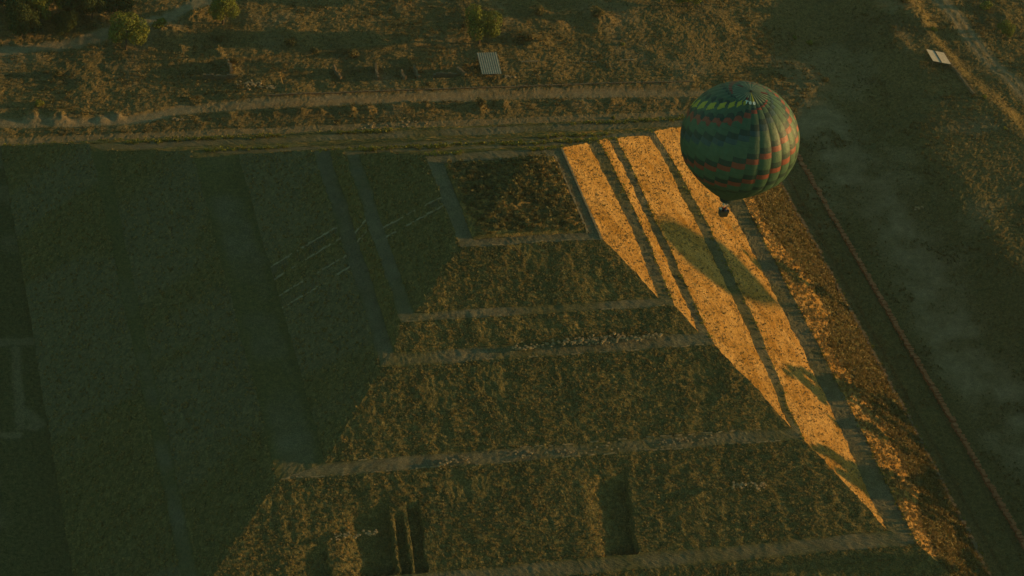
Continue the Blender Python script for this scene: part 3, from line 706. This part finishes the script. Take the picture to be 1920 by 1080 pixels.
def heap(pix, n, sp, label):
    mb = MB(); x0, y0 = at(*pix)[:2]
    for i in range(n):
        x, y = x0+random.gauss(0, sp), y0+random.gauss(0, sp*.4); s_ = random.uniform(.3, .9); z = float(H(np.array([x]), np.array([y]))[0])
        mb.box((x, y, z+.1*s_), (s_, s_*.8, s_*.6), random.random()*3)
    tag(mb.build('stone_heap', M_rub), label, 'stones', kind='stuff')
heap((470, 161), 46, 2.6, 'spread heap of pale stones above the northern road, at left'); heap((500, 166), 26, 1.4, 'smaller pale stone heap at the right end of the spread one')
heap((952, 150), 24, .9, 'pale stone heap right of the grey shed'); heap((335, 225), 14, .8, 'ring of small stones on the road fork'); heap((740, 234), 26, 5.0, 'scatter of pale stones on the bank below the road')
heap((1720, 407), 10, .8, 'pair of pale stones on the dark plain at right')

# ------------------------------------------------------------------ hot air balloon
BC = dict(G=(.058, .108, .062), D=(.026, .050, .038), R=(.24, .060, .036), B=(.038, .076, .080), Y=(.40, .34, .04), C=(.12, .16, .095), W=(.6, .62, .5))
NG = 27; GW = 2*math.pi/NG; LON0 = R(-98)
def ilat(d): return np.interp(d, [-90, 60, 64, 68, 72, 75, 80, 90], [-16.1, 10.7, 11.5, 13, 15.5, 18, 22, 30])
SEQ = {15: 'Y', 12: 'D', 11: 'R', 8: 'D', 7: 'B', 3: 'D', 2: 'R', -1: 'D', -2: 'R', 16: 'D', 20: 'D', 22: 'R', 23: 'R', 26: 'B', -5: 'D'}
def fabric():
    mm, nt, b = mat('balloon_fabric'); a = nt.nodes.new('ShaderNodeAttribute'); a.attribute_name = 'panel'
    v = objvec(nt); n = ramp(nt, noise(nt, 1.3, 3, .6, v), [(.3, (.88, .88, .88)), (.7, (1.1, 1.1, 1.1))])
    c = mix(nt, 1.0, a.outputs['Color'], n, 'MULTIPLY'); nt.links.new(c, b.inputs['Base Color']); b.inputs['Roughness'].default_value = .5; b.inputs['Specular IOR Level'].default_value = .3
    bump(nt, b, noise(nt, 1.1, 5, .7, v, .6), .25, .5)
    t = nt.nodes.new('ShaderNodeBsdfTranslucent'); nt.links.new(c, t.inputs[0]); mx = nt.nodes.new('ShaderNodeMixShader'); mx.inputs[0].default_value = .28
    nt.links.new(b.outputs[0], mx.inputs[1]); nt.links.new(t.outputs[0], mx.inputs[2]); nt.links.new(mx.outputs[0], nt.nodes['Material Output'].inputs[0]); return mm
M_fab = fabric()
RB = 10.0
def prof(l):
    """envelope radius and height by 'latitude' l (radians); lower half drawn down to the mouth"""
    r = RB*np.cos(l); z = RB*np.sin(l)
    t = np.clip(-l/(np.pi/2), 0, 1)
    r = np.where(l < 0, RB*(np.cos(l)*(1-t*.0)), r); 
    low = np.clip((t-.27)/.73, 0, 1)
    rl = RB*np.cos(-.27*np.pi/2)*(1-low)+1.35*low
    zl = RB*np.sin(-.27*np.pi/2)+(-12.1-RB*np.sin(-.27*np.pi/2))*low
    r = np.where(t > .27, rl+.55*np.sin(np.pi*low), r); z = np.where(t > .27, zl, z)
    return r, z
def make_balloon():
    root = empty('hot_air_balloon')
    NA, NL = 10, 230
    la = np.linspace(-np.pi/2, np.pi/2*.999, NL+1); lo = np.arange(NG*NA)*(GW/NA)
    LA, LO = np.meshgrid(la, lo, indexing='ij')
    r, z = prof(LA); fr = ((LO/GW) % 1.0); r = r*(1+.020*np.sin(np.pi*fr)**.8*np.cos(LA)**.3*np.clip((LA+1.57)*1.5, 0, 1)); z = z+.12*np.sin(np.pi*fr)*np.clip((LA-.9)*2, 0, 1)*np.cos(LA)**.5
    ang = LO+LON0-GW/2
    V = np.stack([r*np.cos(ang), r*np.sin(ang), z], -1).reshape(-1, 3); m_ = NG*NA
    i_ = np.arange((NL+1)*m_).reshape(NL+1, m_); j = np.roll(i_, -1, axis=1)
    F = np.stack([i_[:-1], j[:-1], j[1:], i_[1:]], -1).reshape(-1, 4)
    lat = np.degrees((LA[:-1]+LA[1:])/2); fr = ((np.arange(m_)+.5)/NA); g = np.floor(fr).astype(int); fr = np.broadcast_to(fr % 1, lat.shape)
    k = np.where(g > NG//2, g-NG, g); k = np.broadcast_to(k, lat.shape)
    zig = (k < -1)                                   # on the west side panels are cut to points
    i = ilat(lat)-k; row = np.floor(i).astype(int)
    colr = np.empty((*lat.shape, 3)); colr[:] = BC['G']
    tri = np.abs(fr-.5)*2
    for rw, c in SEQ.items():
        mm = row == rw
        if rw in (11, 12, 16): mm = np.where(zig, np.floor(i+.55*(tri-.5)).astype(int) == rw, mm)
        colr[mm] = BC[c]
    yl = np.interp(k, [-9, -8, -7, -6, -5, -4, -3, -2], [25, 33, 41, 49, 57, 64, 69.5, 72.5])
    yz = (np.abs(lat-yl)/np.interp(k, [-7, -3, -2], [7.0, 5.6, 4.4])+tri < 1) & (k <= -2) & (k >= -9)
    colr[(row == 15)] = BC['G']
    up = lat > 73; st = np.where((fr > .5), 1.3, .8)*np.where(np.abs(fr-.5) > .38, .45, 1)  # two-tone crown stripes; fold shading painted dark beside the seams
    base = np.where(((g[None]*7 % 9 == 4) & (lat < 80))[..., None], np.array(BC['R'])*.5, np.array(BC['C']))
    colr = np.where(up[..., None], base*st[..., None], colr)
    kk = (k <= -2) & (k >= -9); colr[kk & (lat-yl > 0) & (lat-yl < 6.5-4*(1-tri)) & ~yz] = BC['D']; colr[kk & (lat-yl > 2) & (lat-yl < 5) & ~yz & (tri > .6)] = BC['B']
    colr[yz] = BC['Y']
    gore = 1+.10*np.sin(g*12.9)[None]
    colr = colr*gore[..., None]
    colr[(lat > 74.5) & (lat < 88) & (k == 0)] = BC['Y']
    colr[fr < .05] = colr[fr < .05]*.5
    colr[((i % 1) < .09) & (lat < 66)] *= .82              # load tapes
    colr[lat < -84] = BC['D']
    env = mesh_np('envelope', V, F, M_fab, root, smooth=True)
    ca = env.data.color_attributes.new('panel', 'FLOAT_COLOR', 'CORNER')
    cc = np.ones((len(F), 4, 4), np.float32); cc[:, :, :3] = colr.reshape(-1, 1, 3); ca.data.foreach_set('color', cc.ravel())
    # crown ring and registration marks
    q = MB(); q.tube((0, 0, 9.98), (0, 0, 10.12), .22, .2, 16); q.build('crown_ring', M_black, env)
    for n_, ch in ((-1, 'T'), (0, '8'), (1, '8')):
        a = LON0+(n_*.9-.8)*GW; la_ = R(71.0); cu = bpy.data.curves.new('letter', 'FONT'); cu.body = ch; cu.size = .85; cu.align_x = 'CENTER'; cu.extrude = .02; cu.offset = .03
        tmp = bpy.data.objects.new('tmp', cu); COL.objects.link(tmp); bpy.context.view_layer.update()
        me = bpy.data.meshes.new_from_object(tmp.evaluated_get(bpy.context.evaluated_depsgraph_get())); bpy.data.objects.remove(tmp)
        nrm = Vector((math.cos(a)*math.cos(la_), math.sin(a)*math.cos(la_), math.sin(la_))); e = Vector((-math.sin(a), math.cos(a), 0)); n2 = nrm.cross(e)
        M_ = Matrix((e, n2, nrm)).transposed().to_4x4(); M_.translation = nrm*10.22; me.transform(M_); me.materials.clear(); me.materials.append(M_white)
        ob = bpy.data.objects.new('letter', me); COL.objects.link(ob); ob.parent = env
    # mouth skirt, flying wires, burner frame, basket
    q = MB(); q.tube((0, 0, -12.1), (0, 0, -12.9), 1.35, 1.15, 24); q.build('skirt', M_dark, root)
    for sx in (-1, 1):
        for sy in (-1, 1):
            q = MB(); q.tube((sx*.75, sy*.6, -13.9), (sx*.9, sy*.9, -12.3), .02, .02, 4); q.build('rope', M_black, root)
            q = MB(); q.tube((sx*.78, sy*.62, -15.0), (sx*.55, sy*.45, -13.9), .035, .035, 5); q.build('upright', M_black, root)
    q = MB(); q.box((0, 0, -13.9), (1.2, .08, .08)); q.box((0, .45, -13.9), (1.2, .06, .06)); q.box((0, -.45, -13.9), (1.2, .06, .06))
    bf = q.build('burner_frame', M_steel, root)
    for sx in (-.28, .28):
        q = MB(); q.tube((sx, 0, -14.0), (sx, 0, -13.45), .12, .16, 10); q.build('burner', M_steel, bf)
    # basket: tapered wicker body, open top, padded rim
    q = MB(); w0, d0, w1, d1 = .66, .54, .78, .64; zb, zt = -16.25, -15.05
    o_ = [(-w0, -d0, zb), (w0, -d0, zb), (w0, d0, zb), (-w0, d0, zb), (-w1, -d1, zt), (w1, -d1, zt), (w1, d1, zt), (-w1, d1, zt)]
    in_ = [(x*.93, y*.93, z+.06*(z < -16)) for x, y, z in o_]
    q.add(o_+in_, [[0, 3, 2, 1], [0, 1, 5, 4], [1, 2, 6, 5], [2, 3, 7, 6], [3, 0, 4, 7], [8, 9, 10, 11], [8, 12, 13, 9], [9, 13, 14, 10], [10, 14, 15, 11], [11, 15, 12, 8],
                   [4, 5, 13, 12], [5, 6, 14, 13], [6, 7, 15, 14], [7, 4, 12, 15]])
    bk = q.build('basket', M_wicker, root)
    q = MB()
    cs = [(-w1, -d1), (w1, -d1), (w1, d1), (-w1, d1)]
    for a, b in zip(cs, cs[1:]+cs[:1]): q.tube((*a, zt+.02), (*b, zt+.02), .06, .06, 8)
    q.build('padded_rim', M_dark, bk)
    return root
M_black = simple('black_metal', (.02, .02, .02), (.035, .035, .035), 5, .5); M_steel = simple('steel', (.3, .3, .3), (.42, .42, .40), 5, .35)
M_dark = simple('dark_nomex', (.02, .03, .028), (.04, .05, .045), 3, .8); M_wicker = simple('wicker', (.035, .03, .02), (.075, .055, .03), 9, .9, .02)
M_white = simple('white_letter', (.62, .66, .55), (.72, .74, .64), 3, .7)
bal = make_balloon()
def ray(px, py, D):
    d = CF*FPX+CR*(px-960)+CU*(540-py); return CAM+d/np.linalg.norm(d)*D
c = ray(1387, 262, 441); bal.location = c
tag(bal, 'green hot air balloon with red, blue and yellow panels floating above the pyramid', 'hot air balloon')
# people in the basket
def person_mesh(rs, skin, shirt, trousers, hair, arm):
    o = empty('person')
    J = [(0, 0, .93), (0, 0, 1.15), (0, 0, 1.38), (0, 0, 1.50), (0, .01, 1.62), (0, .0, 1.73),
         (.19, 0, 1.40), (.25, arm*.12, 1.15), (.20, .22+arm*.1, 1.05), (-.19, 0, 1.40), (-.25, .05, 1.14), (-.20, .25, 1.02),
         (.10, 0, .88), (.11, .02, .48), (.11, 0, .06), (.11, .14, .03), (-.10, 0, .88), (-.11, .02, .48), (-.11, 0, .06), (-.11, .14, .03)]
    E = [(0, 1), (1, 2), (2, 3), (3, 4), (4, 5), (2, 6), (6, 7), (7, 8), (2, 9), (9, 10), (10, 11), (0, 12), (12, 13), (13, 14), (14, 15), (0, 16), (16, 17), (17, 18), (18, 19)]
    rad = [.15, .135, .15, .06, .10, .085, .065, .048, .035, .065, .048, .035, .09, .06, .042, .035, .09, .06, .042, .035]
    me = bpy.data.meshes.new('body'); me.from_pydata(J, E, []); b = bpy.data.objects.new('body', me); COL.objects.link(b)
    sk = b.modifiers.new('s', 'SKIN'); sv = me.skin_vertices[0].data
    for q, r_ in zip(sv, rad): q.radius = (r_, r_*.85)
    sv[0].use_root = True
    sb = b.modifiers.new('u', 'SUBSURF'); sb.levels = 1; sb.render_levels = 1
    bpy.context.view_layer.update(); me2 = bpy.data.meshes.new_from_object(b.evaluated_get(bpy.context.evaluated_depsgraph_get()))
    bpy.data.objects.remove(b)
    me2.materials.clear()
    for m_ in (skin, shirt, trousers): me2.materials.append(m_)
    for p in me2.polygons:
        z = p.center.z; p.material_index = 0 if z > 1.47 or (z > .98 and p.center.y > .2) else (1 if z > .92 else 2); p.use_smooth = True
    b = bpy.data.objects.new('body', me2); COL.objects.link(b); b.parent = o
    V, F = [], []
    for i in range(9):
        for j in range(14):
            t = i/8*1.75; a = j/14*6.283; V.append((math.sin(t)*math.cos(a)*.105, math.sin(t)*math.sin(a)*.115-.015-(.02 if t > 1 else 0), 1.70+math.cos(t)*.125))
    for i in range(8):
        for j in range(14): F.append([i*14+j, i*14+(j+1) % 14, (i+1)*14+(j+1) % 14, (i+1)*14+j])
    mesh_np('hair', np.array(V), np.array(F), hair, o, smooth=True)
    return o
M_skin = simple('skin', (.38, .22, .14), (.46, .27, .18), 4, .6); M_hair = simple('dark_hair', (.03, .02, .015), (.05, .035, .025), 8, .6); M_hair2 = simple('sandy_hair', (.35, .25, .12), (.45, .33, .18), 8, .6)
def cloth(n, c): return simple(n, tuple(v*.85 for v in c), c, 4, .9)
ppl = [((-.55, .2), cloth('white_cloth', (.6, .6, .55)), M_hair, 'person in a white top at the left end of the balloon basket', 2.6),
       ((.05, .35), cloth('red_cloth', (.5, .09, .06)), M_hair2, 'fair haired person in a red top in the middle of the basket', .3),
       ((.55, .1), cloth('pink_cloth', (.6, .30, .24)), M_hair, 'person in a pink top at the right end of the balloon basket', -1.2),
       ((.2, -.32), cloth('navy_cloth', (.05, .06, .10)), M_hair, 'person in dark clothes at the near side of the basket', 3.1)]
for (x, y), sh, hr, lb, rz in ppl:
    p = person_mesh(1, M_skin, sh, cloth('dark_trousers', (.05, .05, .06)), hr, random.random())
    p.location = (c[0]+x, c[1]+y, c[2]-16.18); p.rotation_euler[2] = rz; tag(p, lb, 'person', 'people riding in the balloon basket')
# the balloon off to the east whose shadow lies on the third and fourth tiers
b2 = copy_tree(bal); P = np.array(at(1338, 492, 36)); b2.scale = (1.4, 1.4, 1.5); b2.location = P+np.array(SDIR)*430
tag(b2, 'second balloon of the same green kind, off to the east', 'hot air balloon')

# ------------------------------------------------------------------ morning haze over the whole place
hz = MB(); hz.box((0, 0, 250), (2600, 2600, 530))
M_h = bpy.data.materials.new('morning_haze'); M_h.use_nodes = True; nt = M_h.node_tree; nt.nodes.clear()
vo = nt.nodes.new('ShaderNodeVolumePrincipled'); vo.inputs['Density'].default_value = HAZE; vo.inputs['Color'].default_value = (.88, .92, .86, 1); vo.inputs['Anisotropy'].default_value = .2
ou = nt.nodes.new('ShaderNodeOutputMaterial'); nt.links.new(vo.outputs[0], ou.inputs['Volume'])
tag(hz.build('haze', M_h), kind='stuff')
